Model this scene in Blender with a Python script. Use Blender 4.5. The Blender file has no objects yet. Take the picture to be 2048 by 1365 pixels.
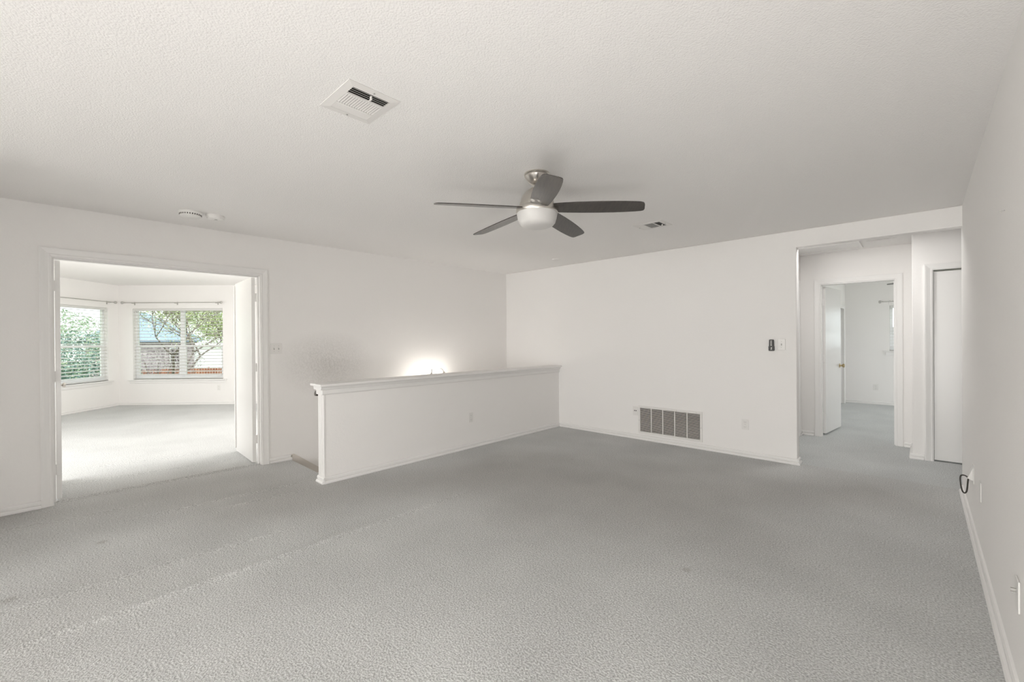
import bpy, bmesh, math, random
import numpy as np
from mathutils import Vector, Matrix

random.seed(7)
C = bpy.context.scene.collection
SC = bpy.context.scene

# ------------------------------------------------------------------ camera
cam_d = bpy.data.cameras.new('camera')
cam = bpy.data.objects.new('camera', cam_d)
C.objects.link(cam)
cam_d.sensor_width = 36.0
cam_d.lens = 868.135 / 2048 * 36.0
cam_d.clip_start = 0.02
cam_d.clip_end = 400
r_ = (0.72767953, 0.68588237, -0.00692003)
u_ = (0.00300786, 0.00689779, 0.99997169)
f_ = (-0.68591068, 0.72767974, -0.00295635)
cam.matrix_world = Matrix(((r_[0], u_[0], -f_[0], 0.0),
                           (r_[1], u_[1], -f_[1], 0.0),
                           (r_[2], u_[2], -f_[2], 1.32235),
                           (0, 0, 0, 1)))
SC.camera = cam

# ------------------------------------------------------------------ view, world, lights
SC.view_settings.view_transform = 'Standard'
SC.view_settings.look = 'None'
SC.view_settings.gamma = 1.0
SC.view_settings.exposure = 0.20
SC.view_settings.use_curve_mapping = False
SC.cycles.max_bounces = 8
SC.cycles.diffuse_bounces = 5
SC.cycles.use_adaptive_sampling = True
SC.cycles.adaptive_threshold = 0.03
SC.cycles.transparent_max_bounces = 16
SC.cycles.sample_clamp_indirect = 6.0

W = bpy.data.worlds.new('world')
SC.world = W
W.use_nodes = True
wt = W.node_tree
wt.nodes.clear()
wo = wt.nodes.new('ShaderNodeOutputWorld')
wb = wt.nodes.new('ShaderNodeBackground')
wb.inputs['Color'].default_value = (0.93, 0.97, 1.0, 1)
wb.inputs['Strength'].default_value = 2.3
wt.links.new(wb.outputs[0], wo.inputs[0])

def sun(name, direction, strength, angle):
    d = bpy.data.lights.new(name, 'SUN')
    d.energy = strength
    d.angle = math.radians(angle)
    o = bpy.data.objects.new(name, d)
    C.objects.link(o)
    o.rotation_euler = Vector(direction).to_track_quat('-Z', 'Y').to_euler()
    return o

def area(name, loc, direction, sx, sy, power, color=(1, 1, 1)):
    d = bpy.data.lights.new(name, 'AREA')
    d.shape = 'RECTANGLE'
    d.size = sx
    d.size_y = sy
    d.energy = power
    d.color = color
    o = bpy.data.objects.new(name, d)
    C.objects.link(o)
    o.location = loc
    o.rotation_euler = Vector(direction).to_track_quat('-Z', 'Y').to_euler()
    return o

def point(name, loc, power, radius, color=(1, 1, 1)):
    d = bpy.data.lights.new(name, 'POINT')
    d.energy = power
    d.shadow_soft_size = radius
    d.color = color
    o = bpy.data.objects.new(name, d)
    C.objects.link(o)
    o.location = loc
    return o

WARM = (1.0, 0.985, 0.968)
sun('sun', (-0.45, 0.18, -0.87), 2.6, 2.0)
# added fill light at the unseen front wall opening, behind the camera
area('front_fill_light', (-1.25, -6.93, 1.00), (0.0, 1, 0.0), 2.4, 1.7, 192, WARM)
# added low fill light behind the camera, no lamp stands there
point('low_fill_light', (-0.02, -0.28, 0.40), 44, 0.22, WARM)
# added fill light shining up the stairwell to lift walls and ceiling
area('stairwell_fill_light', (-4.62, 4.2, -1.9), (0.05, -0.1, 1), 0.85, 1.8, 16, WARM)
# added fill lights at two unseen side openings of the bedroom
area('bedroom_fill_light', (-7.1, -1.24, 1.35), (-0.12, 1, -0.05), 2.9, 1.5, 54, (1, 0.965, 0.95))
area('bedroom_fill_light', (-7.1, 3.28, 1.35), (-0.2, -1, -0.05), 2.9, 1.5, 54, (1, 0.965, 0.95))
# added fill lights, no fixtures: hall above the header, small bedroom off view
area('hall_fill_light', (-0.60, 5.80, 2.43), (0, 0.02, -1), 0.3, 0.3, 9.5, WARM)
area('small_bedroom_fill_light', (2.35, 9.6, 1.45), (-1, -0.1, -0.1), 1.4, 1.2, 21, (0.97, 0.99, 1.0))
# (the wall sconce in the stairwell is lit by its own shades)

# ------------------------------------------------------------------ materials
def srgb(r, g, b):
    f = lambda c: c / 12.92 if c <= 0.04045 else ((c + 0.055) / 1.055) ** 2.4
    return (f(r / 255), f(g / 255), f(b / 255), 1)

def mat(name, col, rough=0.6, metal=0.0, spec=0.5, bump=None, coat=0.0, emit=None):
    """bump = list of (kind, scale, strength, distance)"""
    m = bpy.data.materials.new(name)
    m.use_nodes = True
    nt = m.node_tree
    b = nt.nodes['Principled BSDF']
    b.inputs['Base Color'].default_value = col
    b.inputs['Roughness'].default_value = rough
    b.inputs['Metallic'].default_value = metal
    b.inputs['Specular IOR Level'].default_value = spec
    b.inputs['Coat Weight'].default_value = coat
    if emit:
        b.inputs['Emission Color'].default_value = emit[0]
        b.inputs['Emission Strength'].default_value = emit[1]
    if bump:
        tc = nt.nodes.new('ShaderNodeTexCoord')
        prev = None
        for kind, scale, strength, dist in bump:
            if kind == 'noise':
                t = nt.nodes.new('ShaderNodeTexNoise')
                t.inputs['Scale'].default_value = scale
                t.inputs['Detail'].default_value = 3
                out = t.outputs['Fac']
            else:
                t = nt.nodes.new('ShaderNodeTexVoronoi')
                t.feature = 'SMOOTH_F1'
                t.inputs['Scale'].default_value = scale
                t.inputs['Smoothness'].default_value = 0.4
                inv = nt.nodes.new('ShaderNodeMath')
                inv.operation = 'SUBTRACT'
                inv.inputs[0].default_value = 1.0
                nt.links.new(t.outputs['Distance'], inv.inputs[1])
                out = inv.outputs[0]
            nt.links.new(tc.outputs['Object'], t.inputs['Vector'])
            bp = nt.nodes.new('ShaderNodeBump')
            bp.inputs['Strength'].default_value = strength
            bp.inputs['Distance'].default_value = dist
            nt.links.new(out, bp.inputs['Height'])
            if prev:
                nt.links.new(prev.outputs[0], bp.inputs['Normal'])
            prev = bp
        nt.links.new(prev.outputs[0], b.inputs['Normal'])
    return m

def vary(m, scale, c1, c2, lo=0.35, hi=0.65, detail=4, stretch=(1, 1, 1), coord='Object'):
    """replace a material's base colour by a noise blend of two colours"""
    nt = m.node_tree
    b = nt.nodes['Principled BSDF']
    tc = nt.nodes.new('ShaderNodeTexCoord')
    mp = nt.nodes.new('ShaderNodeMapping')
    mp.inputs['Scale'].default_value = stretch
    n = nt.nodes.new('ShaderNodeTexNoise')
    n.inputs['Scale'].default_value = scale
    n.inputs['Detail'].default_value = detail
    r = nt.nodes.new('ShaderNodeValToRGB')
    r.color_ramp.elements[0].position = lo
    r.color_ramp.elements[0].color = c1
    r.color_ramp.elements[1].position = hi
    r.color_ramp.elements[1].color = c2
    nt.links.new(tc.outputs[coord], mp.inputs['Vector'])
    nt.links.new(mp.outputs[0], n.inputs['Vector'])
    nt.links.new(n.outputs['Fac'], r.inputs['Fac'])
    nt.links.new(r.outputs['Color'], b.inputs['Base Color'])
    return r

M = {}
M['wall'] = mat('wall_paint', (0.91, 0.892, 0.874, 1), 0.75, spec=0.25,
                bump=[('noise', 140, 0.25, 0.004), ('noise', 38, 0.12, 0.006)])
M['ceiling'] = mat('popcorn_ceiling', (0.92, 0.902, 0.884, 1), 0.9, spec=0.1,
                   bump=[('voronoi', 115, 0.22, 0.006), ('noise', 190, 0.40, 0.004)])
M['trim'] = mat('trim_paint', (0.87, 0.857, 0.84, 1), 0.38, spec=0.45)
M['door'] = mat('door_paint', (0.87, 0.858, 0.84, 1), 0.27, spec=0.5)
M['plastic'] = mat('white_plastic', (0.84, 0.825, 0.80, 1), 0.35)
M['grey_plastic'] = mat('mid_grey_plastic', (0.50, 0.49, 0.47, 1), 0.5)  # even mid grey for screws, slots and buttons
M['white_metal'] = mat('white_enamel', (0.82, 0.80, 0.775, 1), 0.4)
M['dark'] = mat('dark_void', (0.02, 0.018, 0.015, 1), 0.9)
M['duct'] = mat('recess_dark', (0.10, 0.09, 0.08, 1), 0.9)
M['nickel'] = mat('brushed_nickel', (0.62, 0.59, 0.55, 1), 0.30, metal=1.0)
M['brass'] = mat('aged_brass', (0.50, 0.41, 0.24, 1), 0.25, metal=1.0)
M['steel'] = mat('satin_steel', (0.55, 0.54, 0.52, 1), 0.35, metal=1.0)
M['blade'] = mat('dark_blade_wood', (0.05, 0.038, 0.03, 1), 0.44, spec=0.9, coat=0.45)
vary(M['blade'], 6, (0.012, 0.009, 0.007, 1), (0.050, 0.038, 0.030, 1), 0.3, 0.75, 6, (1.0, 14.0, 14.0))
M['bowl'] = mat('frosted_bowl_glass', (0.70, 0.685, 0.665, 1), 0.42, spec=0.5)
M['black'] = mat('black_plastic', (0.02, 0.018, 0.016, 1), 0.35)
M['button'] = mat('pale_rubber', (0.75, 0.74, 0.70, 1), 0.5)
M['cable'] = mat('dark_cable', (0.035, 0.03, 0.022, 1), 0.45)
M['handrail'] = mat('dark_stained_rail', (0.05, 0.035, 0.025, 1), 0.35)
vary(M['handrail'], 20, (0.03, 0.02, 0.014, 1), (0.09, 0.06, 0.04, 1), stretch=(1, 0.1, 1))
M['shade'] = mat('lit_frosted_shade', (0.9, 0.88, 0.83, 1), 0.4, emit=((1, 0.95, 0.88, 1), 27.0))
M['bulb'] = mat('lit_bulb', (1, 1, 1, 1), 0.4, emit=((1, 0.94, 0.85, 1), 45.0))
M['vinyl'] = mat('window_vinyl', (0.93, 0.94, 0.95, 1), 0.4)
M['skirt'] = mat('stair_skirt_paint', (0.70, 0.655, 0.60, 1), 0.5)

# blinds: white slats that let a little light through
M['slat'] = mat('blind_slat', (0.93, 0.925, 0.91, 1), 0.45)
_nt = M['slat'].node_tree
_tr = _nt.nodes.new('ShaderNodeBsdfTranslucent')
_tr.inputs['Color'].default_value = (0.95, 0.94, 0.92, 1)
_mx = _nt.nodes.new('ShaderNodeMixShader')
_mx.inputs[0].default_value = 0.30
_nt.links.new(_nt.nodes['Principled BSDF'].outputs[0], _mx.inputs[1])
_nt.links.new(_tr.outputs[0], _mx.inputs[2])
_nt.links.new(_mx.outputs[0], _nt.nodes['Material Output'].inputs['Surface'])

# window glass: clear, with a fresnel reflection
m = bpy.data.materials.new('window_glass')
m.use_nodes = True
_nt = m.node_tree
_nt.nodes.remove(_nt.nodes['Principled BSDF'])
_t = _nt.nodes.new('ShaderNodeBsdfTransparent')
_t.inputs['Color'].default_value = (0.93, 0.96, 0.95, 1)
_g = _nt.nodes.new('ShaderNodeBsdfGlossy')
_g.inputs['Roughness'].default_value = 0.02
_fr = _nt.nodes.new('ShaderNodeFresnel')
_fr.inputs['IOR'].default_value = 1.45
_mx = _nt.nodes.new('ShaderNodeMixShader')
_ge = _nt.nodes.new('ShaderNodeNewGeometry')
_iv = _nt.nodes.new('ShaderNodeMath')
_iv.operation = 'SUBTRACT'
_iv.inputs[0].default_value = 1.0
_fm = _nt.nodes.new('ShaderNodeMath')
_fm.operation = 'MULTIPLY'
_nt.links.new(_ge.outputs['Backfacing'], _iv.inputs[1])      # reflect on the entering face only
_nt.links.new(_iv.outputs[0], _fm.inputs[0])
_nt.links.new(_fr.outputs[0], _fm.inputs[1])
_nt.links.new(_fm.outputs[0], _mx.inputs[0])
_nt.links.new(_t.outputs[0], _mx.inputs[1])
_nt.links.new(_g.outputs[0], _mx.inputs[2])
_nt.links.new(_mx.outputs[0], _nt.nodes['Material Output'].inputs['Surface'])
M['glass'] = m

def carpet_mat(name, base, light):
    m = mat(name, base, 0.95, spec=0.05,
            bump=[('noise', 112, 0.8, 0.010)])
    nt = m.node_tree
    b = nt.nodes['Principled BSDF']
    b.inputs['Sheen Weight'].default_value = 0.15
    tc = nt.nodes.new('ShaderNodeTexCoord')
    n1 = nt.nodes.new('ShaderNodeTexNoise')      # tufts
    n1.inputs['Scale'].default_value = 112
    n1.inputs['Detail'].default_value = 4
    n1.inputs['Roughness'].default_value = 0.62
    r1 = nt.nodes.new('ShaderNodeMapRange')
    r1.inputs['From Min'].default_value = 0.3
    r1.inputs['From Max'].default_value = 0.7
    r1.inputs['To Min'].default_value = 0.58
    r1.inputs['To Max'].default_value = 1.40
    n2 = nt.nodes.new('ShaderNodeTexNoise')      # trodden patches
    n2.inputs['Scale'].default_value = 1.6
    n2.inputs['Detail'].default_value = 5
    r2 = nt.nodes.new('ShaderNodeMapRange')
    r2.inputs['From Min'].default_value = 0.35
    r2.inputs['From Max'].default_value = 0.65
    r2.inputs['To Min'].default_value = 0.94
    r2.inputs['To Max'].default_value = 1.05
    at = nt.nodes.new('ShaderNodeAttribute')     # dirt along the walked routes
    at.attribute_name = 'wear'
    mixc = nt.nodes.new('ShaderNodeMix')
    mixc.data_type = 'RGBA'
    mixc.inputs[6].default_value = light
    mixc.inputs[7].default_value = base
    mu = nt.nodes.new('ShaderNodeMath')
    mu.operation = 'MULTIPLY'
    vm = nt.nodes.new('ShaderNodeVectorMath')
    vm.operation = 'SCALE'
    nt.links.new(tc.outputs['Object'], n1.inputs['Vector'])
    nt.links.new(tc.outputs['Object'], n2.inputs['Vector'])
    nt.links.new(n1.outputs['Fac'], r1.inputs['Value'])
    nt.links.new(n2.outputs['Fac'], r2.inputs['Value'])
    nt.links.new(r1.outputs[0], mu.inputs[0])
    nt.links.new(r2.outputs[0], mu.inputs[1])
    nt.links.new(at.outputs['Fac'], mixc.inputs[0])
    nt.links.new(mixc.outputs[2], vm.inputs[0])
    nt.links.new(mu.outputs[0], vm.inputs['Scale'])
    nt.links.new(vm.outputs[0], b.inputs['Base Color'])
    return m

M['hall_carpet'] = carpet_mat('pale_hall_carpet', (0.43, 0.422, 0.405, 1), (0.62, 0.635, 0.63, 1))
M['carpet'] = carpet_mat('grey_carpet', (0.46, 0.453, 0.437, 1), (0.60, 0.605, 0.597, 1))

# outdoors
M['lawn'] = mat('lawn', (0.10, 0.14, 0.05, 1), 0.9)
vary(M['lawn'], 0.6, (0.09, 0.12, 0.04, 1), (0.22, 0.24, 0.10, 1))
M['fence'] = mat('red_brown_fence', (0.33, 0.13, 0.07, 1), 0.8)
vary(M['fence'], 3, (0.25, 0.09, 0.05, 1), (0.42, 0.18, 0.10, 1), stretch=(1, 4, 0.3))
M['roof'] = mat('blue_grey_shingles', (0.22, 0.29, 0.38, 1), 0.85, bump=[('noise', 12, 0.5, 0.05)])
M['brickwall'] = mat('purple_brown_brick', (0.22, 0.17, 0.17, 1), 0.9)
vary(M['brickwall'], 5, (0.24, 0.19, 0.21, 1), (0.50, 0.43, 0.44, 1))
M['siding'] = mat('white_siding', (0.85, 0.86, 0.86, 1), 0.7)
M['bark'] = mat('bark', (0.20, 0.16, 0.14, 1), 0.9)
M['leaf'] = mat('green_leaves', (0.16, 0.24, 0.07, 1), 0.7)
vary(M['leaf'], 2.5, (0.18, 0.26, 0.09, 1), (0.62, 0.66, 0.36, 1))
M['darkleaf'] = mat('dark_evergreen_leaves', (0.15, 0.25, 0.2, 1), 0.7)
vary(M['darkleaf'], 2.0, (0.07, 0.15, 0.13, 1), (0.40, 0.52, 0.45, 1))
M['hazeleaf'] = mat('haze_pale_leaves', (0.5, 0.6, 0.42, 1), 0.7)  # pale tone painted for the sky haze of the window screen
vary(M['hazeleaf'], 1.5, (0.35, 0.46, 0.32, 1), (0.70, 0.78, 0.62, 1))
M['rust'] = mat('rust_orange_leaves', (0.45, 0.20, 0.06, 1), 0.8)
M['hedge'] = mat('yellow_green_leaves', (0.30, 0.34, 0.09, 1), 0.8)

# left wall paint: the same paint with a soft grainy darker patch above the stairs
M['wall_dark_patch'] = M['wall'].copy()
M['wall_dark_patch'].name = 'wall_paint_dark_patch'
_nt = M['wall_dark_patch'].node_tree
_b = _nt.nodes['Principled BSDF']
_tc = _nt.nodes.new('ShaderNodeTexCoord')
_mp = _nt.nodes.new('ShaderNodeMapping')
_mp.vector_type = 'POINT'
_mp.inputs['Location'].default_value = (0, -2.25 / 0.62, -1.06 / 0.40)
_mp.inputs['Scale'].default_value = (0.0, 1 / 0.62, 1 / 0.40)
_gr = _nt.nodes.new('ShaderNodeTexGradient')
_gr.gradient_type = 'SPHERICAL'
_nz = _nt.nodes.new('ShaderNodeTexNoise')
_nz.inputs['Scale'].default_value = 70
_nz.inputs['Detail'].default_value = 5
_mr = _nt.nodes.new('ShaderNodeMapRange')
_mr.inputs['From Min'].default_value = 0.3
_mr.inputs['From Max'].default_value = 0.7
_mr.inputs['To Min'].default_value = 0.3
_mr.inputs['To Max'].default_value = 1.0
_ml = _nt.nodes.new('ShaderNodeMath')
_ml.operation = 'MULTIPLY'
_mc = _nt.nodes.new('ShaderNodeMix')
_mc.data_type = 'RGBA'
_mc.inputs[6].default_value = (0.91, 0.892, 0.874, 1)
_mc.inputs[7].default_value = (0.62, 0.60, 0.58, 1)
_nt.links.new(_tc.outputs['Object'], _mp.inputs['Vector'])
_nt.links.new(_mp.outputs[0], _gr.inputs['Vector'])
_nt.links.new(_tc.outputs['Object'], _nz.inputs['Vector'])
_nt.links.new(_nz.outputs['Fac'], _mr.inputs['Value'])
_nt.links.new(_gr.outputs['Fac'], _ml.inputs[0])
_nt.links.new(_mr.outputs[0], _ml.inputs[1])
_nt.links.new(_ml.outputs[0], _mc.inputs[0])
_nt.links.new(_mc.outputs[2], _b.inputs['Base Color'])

# ------------------------------------------------------------------ mesh helpers
class MB:
    def __init__(self):
        self.v = []
        self.f = []
    def add(self, vs, fs):
        o = len(self.v)
        self.v += [tuple(p) for p in vs]
        self.f += [tuple(i + o for i in q) for q in fs]
        return self
    def box(self, x0, x1, y0, y1, z0, z1, T=None):
        vs = [Vector((x, y, z)) for x in (x0, x1) for y in (y0, y1) for z in (z0, z1)]
        if T is not None:
            vs = [T @ p for p in vs]
        return self.add(vs, [(0, 1, 3, 2), (4, 6, 7, 5), (0, 4, 5, 1), (2, 3, 7, 6), (0, 2, 6, 4), (1, 5, 7, 3)])
    def prism(self, poly, fn, t0, t1):
        """extrude polygon [(a,b)] between t0 and t1; fn(a,b,t)->xyz"""
        n = len(poly)
        vs = [fn(a, b, t0) for a, b in poly] + [fn(a, b, t1) for a, b in poly]
        fs = [tuple(range(n - 1, -1, -1)), tuple(range(n, 2 * n))]
        fs += [(i, (i + 1) % n, n + (i + 1) % n, n + i) for i in range(n)]
        return self.add(vs, fs)
    def sweep(self, rings, caps=True, closed=True):
        n = len(rings[0])
        vs = [p for r in rings for p in r]
        fs = []
        for k in range(len(rings) - 1):
            for i in range(n if closed else n - 1):
                j = (i + 1) % n
                fs.append((k * n + i, k * n + j, (k + 1) * n + j, (k + 1) * n + i))
        if caps:
            fs.append(tuple(range(n - 1, -1, -1)))
            fs.append(tuple((len(rings) - 1) * n + i for i in range(n)))
        return self.add(vs, fs)
    def lathe(self, prof, c=(0, 0, 0), seg=32, axis='Z', T=None):
        rings = []
        for r, z in prof:
            ring = []
            for i in range(seg):
                a = 2 * math.pi * i / seg
                x, y = r * math.cos(a), r * math.sin(a)
                p = {'Z': Vector((x, y, z)), 'X': Vector((z, x, y)), 'Y': Vector((x, z, y))}[axis]
                if T is not None:
                    p = T @ p
                ring.append(p + Vector(c))
            rings.append(ring)
        return self.sweep(rings)
    def tube(self, pts, rad, seg=8):
        pts = [Vector(p) for p in pts]
        rads = rad if isinstance(rad, (list, tuple)) else [rad] * len(pts)
        rings = []
        ref = None
        for i, p in enumerate(pts):
            d = (pts[min(i + 1, len(pts) - 1)] - pts[max(i - 1, 0)]).normalized()
            if ref is None:
                ref = d.orthogonal().normalized()
            ref = (ref - d * ref.dot(d))
            ref = ref.normalized() if ref.length > 1e-6 else d.orthogonal().normalized()
            b = d.cross(ref)
            rings.append([p + (ref * math.cos(2 * math.pi * k / seg) + b * math.sin(2 * math.pi * k / seg)) * rads[i] for k in range(seg)])
        return self.sweep(rings)
    def sphere(self, c, r, seg=16, rings=10, sc=(1, 1, 1)):
        prof = []
        for i in range(rings + 1):
            a = -math.pi / 2 + math.pi * i / rings
            prof.append((max(1e-4, r * math.cos(a)), r * math.sin(a)))
        T = Matrix.Diagonal((*sc, 1))
        return self.lathe(prof, c, seg, 'Z', T)
    def build(self, name, m, parent=None, smooth=False, bevel=0.0, kind=None, segs=2):
        me = bpy.data.meshes.new(name)
        me.from_pydata(self.v, [], self.f)
        me.validate()
        bm = bmesh.new()
        bm.from_mesh(me)
        bmesh.ops.recalc_face_normals(bm, faces=bm.faces)
        bm.to_mesh(me)
        bm.free()
        me.materials.append(m)
        if smooth:
            for p in me.polygons:
                p.use_smooth = True
            try:
                me.set_sharp_from_angle(angle=math.radians(42))
            except Exception:
                pass
        o = bpy.data.objects.new(name, me)
        C.objects.link(o)
        if parent:
            o.parent = parent
        if bevel:
            b = o.modifiers.new('bevel', 'BEVEL')
            b.width = bevel
            b.segments = segs
            b.limit_method = 'ANGLE'
        if kind:
            o['kind'] = kind
        return o

def thing(name, label, cat, loc=(0, 0, 0), rot=(0, 0, 0), group=None):
    o = bpy.data.objects.new(name, None)
    o.empty_display_size = 0.1
    C.objects.link(o)
    o.location = loc
    o.rotation_euler = rot
    return tag(o, label, cat, group)

def tag(o, label, cat, group=None):
    o['label'] = label
    o['category'] = cat
    if group:
        o['group'] = group
    return o

def copy_tree(o, parent=None):
    c = o.copy()
    C.objects.link(c)
    c.parent = parent
    for ch in list(o.children):
        copy_tree(ch, c)
    return c

def structure(name, mb, m, bevel=0.0, smooth=False):
    return mb.build(name, m, None, smooth, bevel, 'structure')

# ------------------------------------------------------------------ room dimensions
XL, XR, YB, YF = -5.134, 0.257, 5.313, -7.0      # left, right, back, front faces
H, HB = 2.44, 2.52                               # ceilings: main and bedroom
XH, XH2 = -4.029, -4.140                         # half wall faces
XA, YA = -3.65, -0.95                             # made-up bay behind the camera, shaped to shade the left side
YS = 1.83                                        # edge of the stair landing
ZL = -2.80                                       # lower storey

# ------------------------------------------------------------------ floors
WEAR = [((-4.7, 1.15), (-4.0, 1.35), 0.55, 0.8), ((-4.0, 1.35), (-3.0, 3.05), 0.42, 0.75), ((-3.0, 3.05), (-1.7, 3.55), 0.6, 0.95),
        ((-1.7, 3.55), (-0.35, 4.75), 0.5, 0.95), ((-4.9, 1.1), (-5.0, -0.9), 0.5, 0.6), ((-3.3, 3.6), (-1.4, 4.6), 0.35, 0.5),
        ((-5.2, 0.9), (-4.0, 1.1), 0.45, 0.5), ((-2.2, 2.6), (-1.0, 3.2), 0.55, 0.55), ((-3.2, 0.2), (-2.6, -0.4), 0.35, 0.3)]
RIDGES = [((-5.20, -0.2), (-5.19, 1.62), 0.024, 0.020), ((-5.80, 0.0), (-5.62, 1.5), 0.028, 0.010),
          ((-2.855, -1.0), (-2.875, 2.6), 0.022, 0.011), ((-4.30, 0.35), (-4.22, 1.75), 0.022, 0.010),
          ((-4.05, 0.9), (-3.98, 1.6), 0.022, 0.009), ((-3.30, -0.6), (-3.25, 1.3), 0.03, 0.006), ((-4.75, -0.5), (-4.6, 0.6), 0.03, 0.007),
          ((-6.4, 0.2), (-6.2, 1.4), 0.05, 0.005)]
SPOTS = [((-3.95, 0.22), 0.022, 1.6), ((-2.80, 3.92), 0.012, 2.2), ((-0.98, 2.48), 0.018, 1.8), ((-3.42, -0.16), 0.03, 1.2), ((-0.37, 1.0), 0.01, 1.0)]

def segdist(X, Y, a, b):
    ax, ay = a
    bx, by = b
    dx, dy = bx - ax, by - ay
    t = np.clip(((X - ax) * dx + (Y - ay) * dy) / (dx * dx + dy * dy), 0, 1)
    return np.hypot(X - ax - t * dx, Y - ay - t * dy), t

def carpet(name, x0, x1, y0, y1, step, keep=None, wear0=0.0, cm='carpet'):
    nx, ny = int(round((x1 - x0) / step)), int(round((y1 - y0) / step))
    xs, ys = np.linspace(x0, x1, nx + 1), np.linspace(y0, y1, ny + 1)
    X, Y = np.meshgrid(xs, ys, indexing='ij')
    Z = np.zeros_like(X)
    for a, b, w, h in RIDGES:
        d, t = segdist(X, Y, a, b)
        Z += h * np.exp(-(d / w) ** 2) * np.clip(np.minimum(t, 1 - t) * 6 + 0.05, 0, 1)
    Wr = np.full_like(X, wear0)
    for a, b, w, s in WEAR:
        d, t = segdist(X, Y, a, b)
        Wr = 1 - (1 - Wr) * (1 - s * np.exp(-(d / w) ** 2))
    for c, w, s in SPOTS:
        Wr = Wr + s * np.exp(-(((X - c[0]) / w) ** 2 + ((Y - c[1]) / w) ** 2))
    if keep is None:
        K = np.ones((nx, ny), bool)
    else:
        cx, cy = (xs[:-1] + xs[1:]) / 2, (ys[:-1] + ys[1:]) / 2
        K = keep(*np.meshgrid(cx, cy, indexing='ij'))
    idx = np.arange((nx + 1) * (ny + 1)).reshape(nx + 1, ny + 1)
    q = np.stack([idx[:-1, :-1], idx[1:, :-1], idx[1:, 1:], idx[:-1, 1:]], -1)[K]
    used = np.unique(q)
    remap = np.zeros((nx + 1) * (ny + 1), int)
    remap[used] = np.arange(len(used))
    co = np.stack([X.ravel(), Y.ravel(), Z.ravel()], -1)[used]
    me = bpy.data.meshes.new(name)
    me.from_pydata(co.tolist(), [], remap[q].tolist())
    me.materials.append(M[cm])
    at = me.attributes.new('wear', 'FLOAT', 'POINT')
    at.data.foreach_set('value', Wr.ravel()[used].astype(np.float32))
    for p in me.polygons:
        p.use_smooth = True
    o = bpy.data.objects.new(name, me)
    C.objects.link(o)
    o['kind'] = 'structure'
    return o

carpet('floor_front', XL - 0.07, XR, YF, -1.2, 0.1, None, 0.06)
carpet('floor', XL - 0.07, XR, -1.2, YB + 0.06, 0.0125,
       lambda x, y: ~((x < -4.08) & (y > YS)) & ~((x < XL) & ((y < -0.02) | (y > 1.53))), 0.06)
carpet('floor_bedroom', -12.45, XL - 0.07, -1.45, 3.5, 0.04,
       lambda x, y: (x - y > -13.33) & (x + y > -11.39), 0.0)
carpet('floor_hall', -1.25, 2.6, YB + 0.06, 7.11, 0.04, None, 0.0, 'hall_carpet')
carpet('floor_small_bedroom', -1.2, 2.6, 7.11, 11.25, 0.06, None, 0.0, 'hall_carpet')

# subfloor slabs close the carpet off from below
s = MB()
s.box(-4.08, 2.6, YF - 0.1, 11.25, -0.30, -0.03).box(XL - 0.07, -4.08, YF - 0.1, YS - 0.005, -0.30, -0.03)
poly = [(-5.2, -1.45), (-10.05, -1.45), (-12.4, 0.969), (-9.95, 3.5), (-5.2, 3.5)]
s.prism(poly, lambda a, b, t: (a, b, t), -0.30, -0.03)
structure('floor_slab', s, M['dark'])

# staircase going down behind the half wall
st = MB()
for i in range(13):
    y0 = YS + 0.005 + i * 0.27
    st.box(XL, XH2, y0 - 0.02, y0 + 0.29, -0.205 * (i + 1) - 0.2, -0.205 * (i + 1))
st.box(XL, XH2, YS - 0.04, YS + 0.004, -0.205, -0.002)
so = structure('stairs', st, M['carpet'], 0.012)
s = MB()
s.box(-5.3, -4.0, YS, 5.5, ZL - 0.1, ZL)
structure('floor_lower', s, M['carpet'])

# ------------------------------------------------------------------ ceilings
s = MB()
s.box(XL - 0.06, XR + 0.10, YF - 0.10, YB + 0.06, H, H + 0.14)
structure('ceiling', s, M['ceiling'])
s = MB()
s.prism(poly, lambda a, b, t: (a, b, t), HB, HB + 0.1)
structure('ceiling_bedroom', s, M['ceiling'])
s = MB()
s.box(-1.3, 2.7, YB + 0.06, 7.105, H, H + 0.14)
structure('ceiling_hall', s, M['ceiling'])
s = MB()
s.box(-1.3, 2.7, 7.105, 11.3, H, H + 0.14)
structure('ceiling_small_bedroom', s, M['ceiling'])
s = MB()
s.box(-13.0, 3.0, -2.0, 11.6, 2.66, 2.80)
structure('roof_slab', s, M['siding'])

# ------------------------------------------------------------------ walls
OY0, OY1, OZ = -0.004, 1.542, 2.035              # double door opening in the left wall
s = MB()
s.box(XL - 0.12, XL, YA - 0.12, OY0, -0.1, HB)
s.box(XL - 0.12, XL, OY1, YS, -0.3, HB)
s.box(XL - 0.12, XL, YS, YB + 0.12, ZL, HB)
s.box(XL - 0.12, XL, OY0, OY1, OZ, HB)
structure('wall_left', s, M['wall_dark_patch'])

BX = -0.942                                    # hall opening in the back wall
s = MB()
s.prism([(XL - 0.02, -0.1), (BX, -0.1), (BX, 2.262), (XR + 0.1, 2.262), (XR + 0.1, H), (XL - 0.02, H)], lambda x, z, t: (x, t, z), YB, YB + 0.12)
structure('wall_back', s, M['wall'], 0.008)
s = MB()
s.box(XL - 0.02, -4.0, YB, YB + 0.12, ZL, -0.1)
structure('wall_stair_back', s, M['wall'])

s = MB()
s.box(XR, XR + 0.12, YF - 0.1, YB + 0.12, -0.1, H)
structure('wall_right', s, M['wall'])

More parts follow.
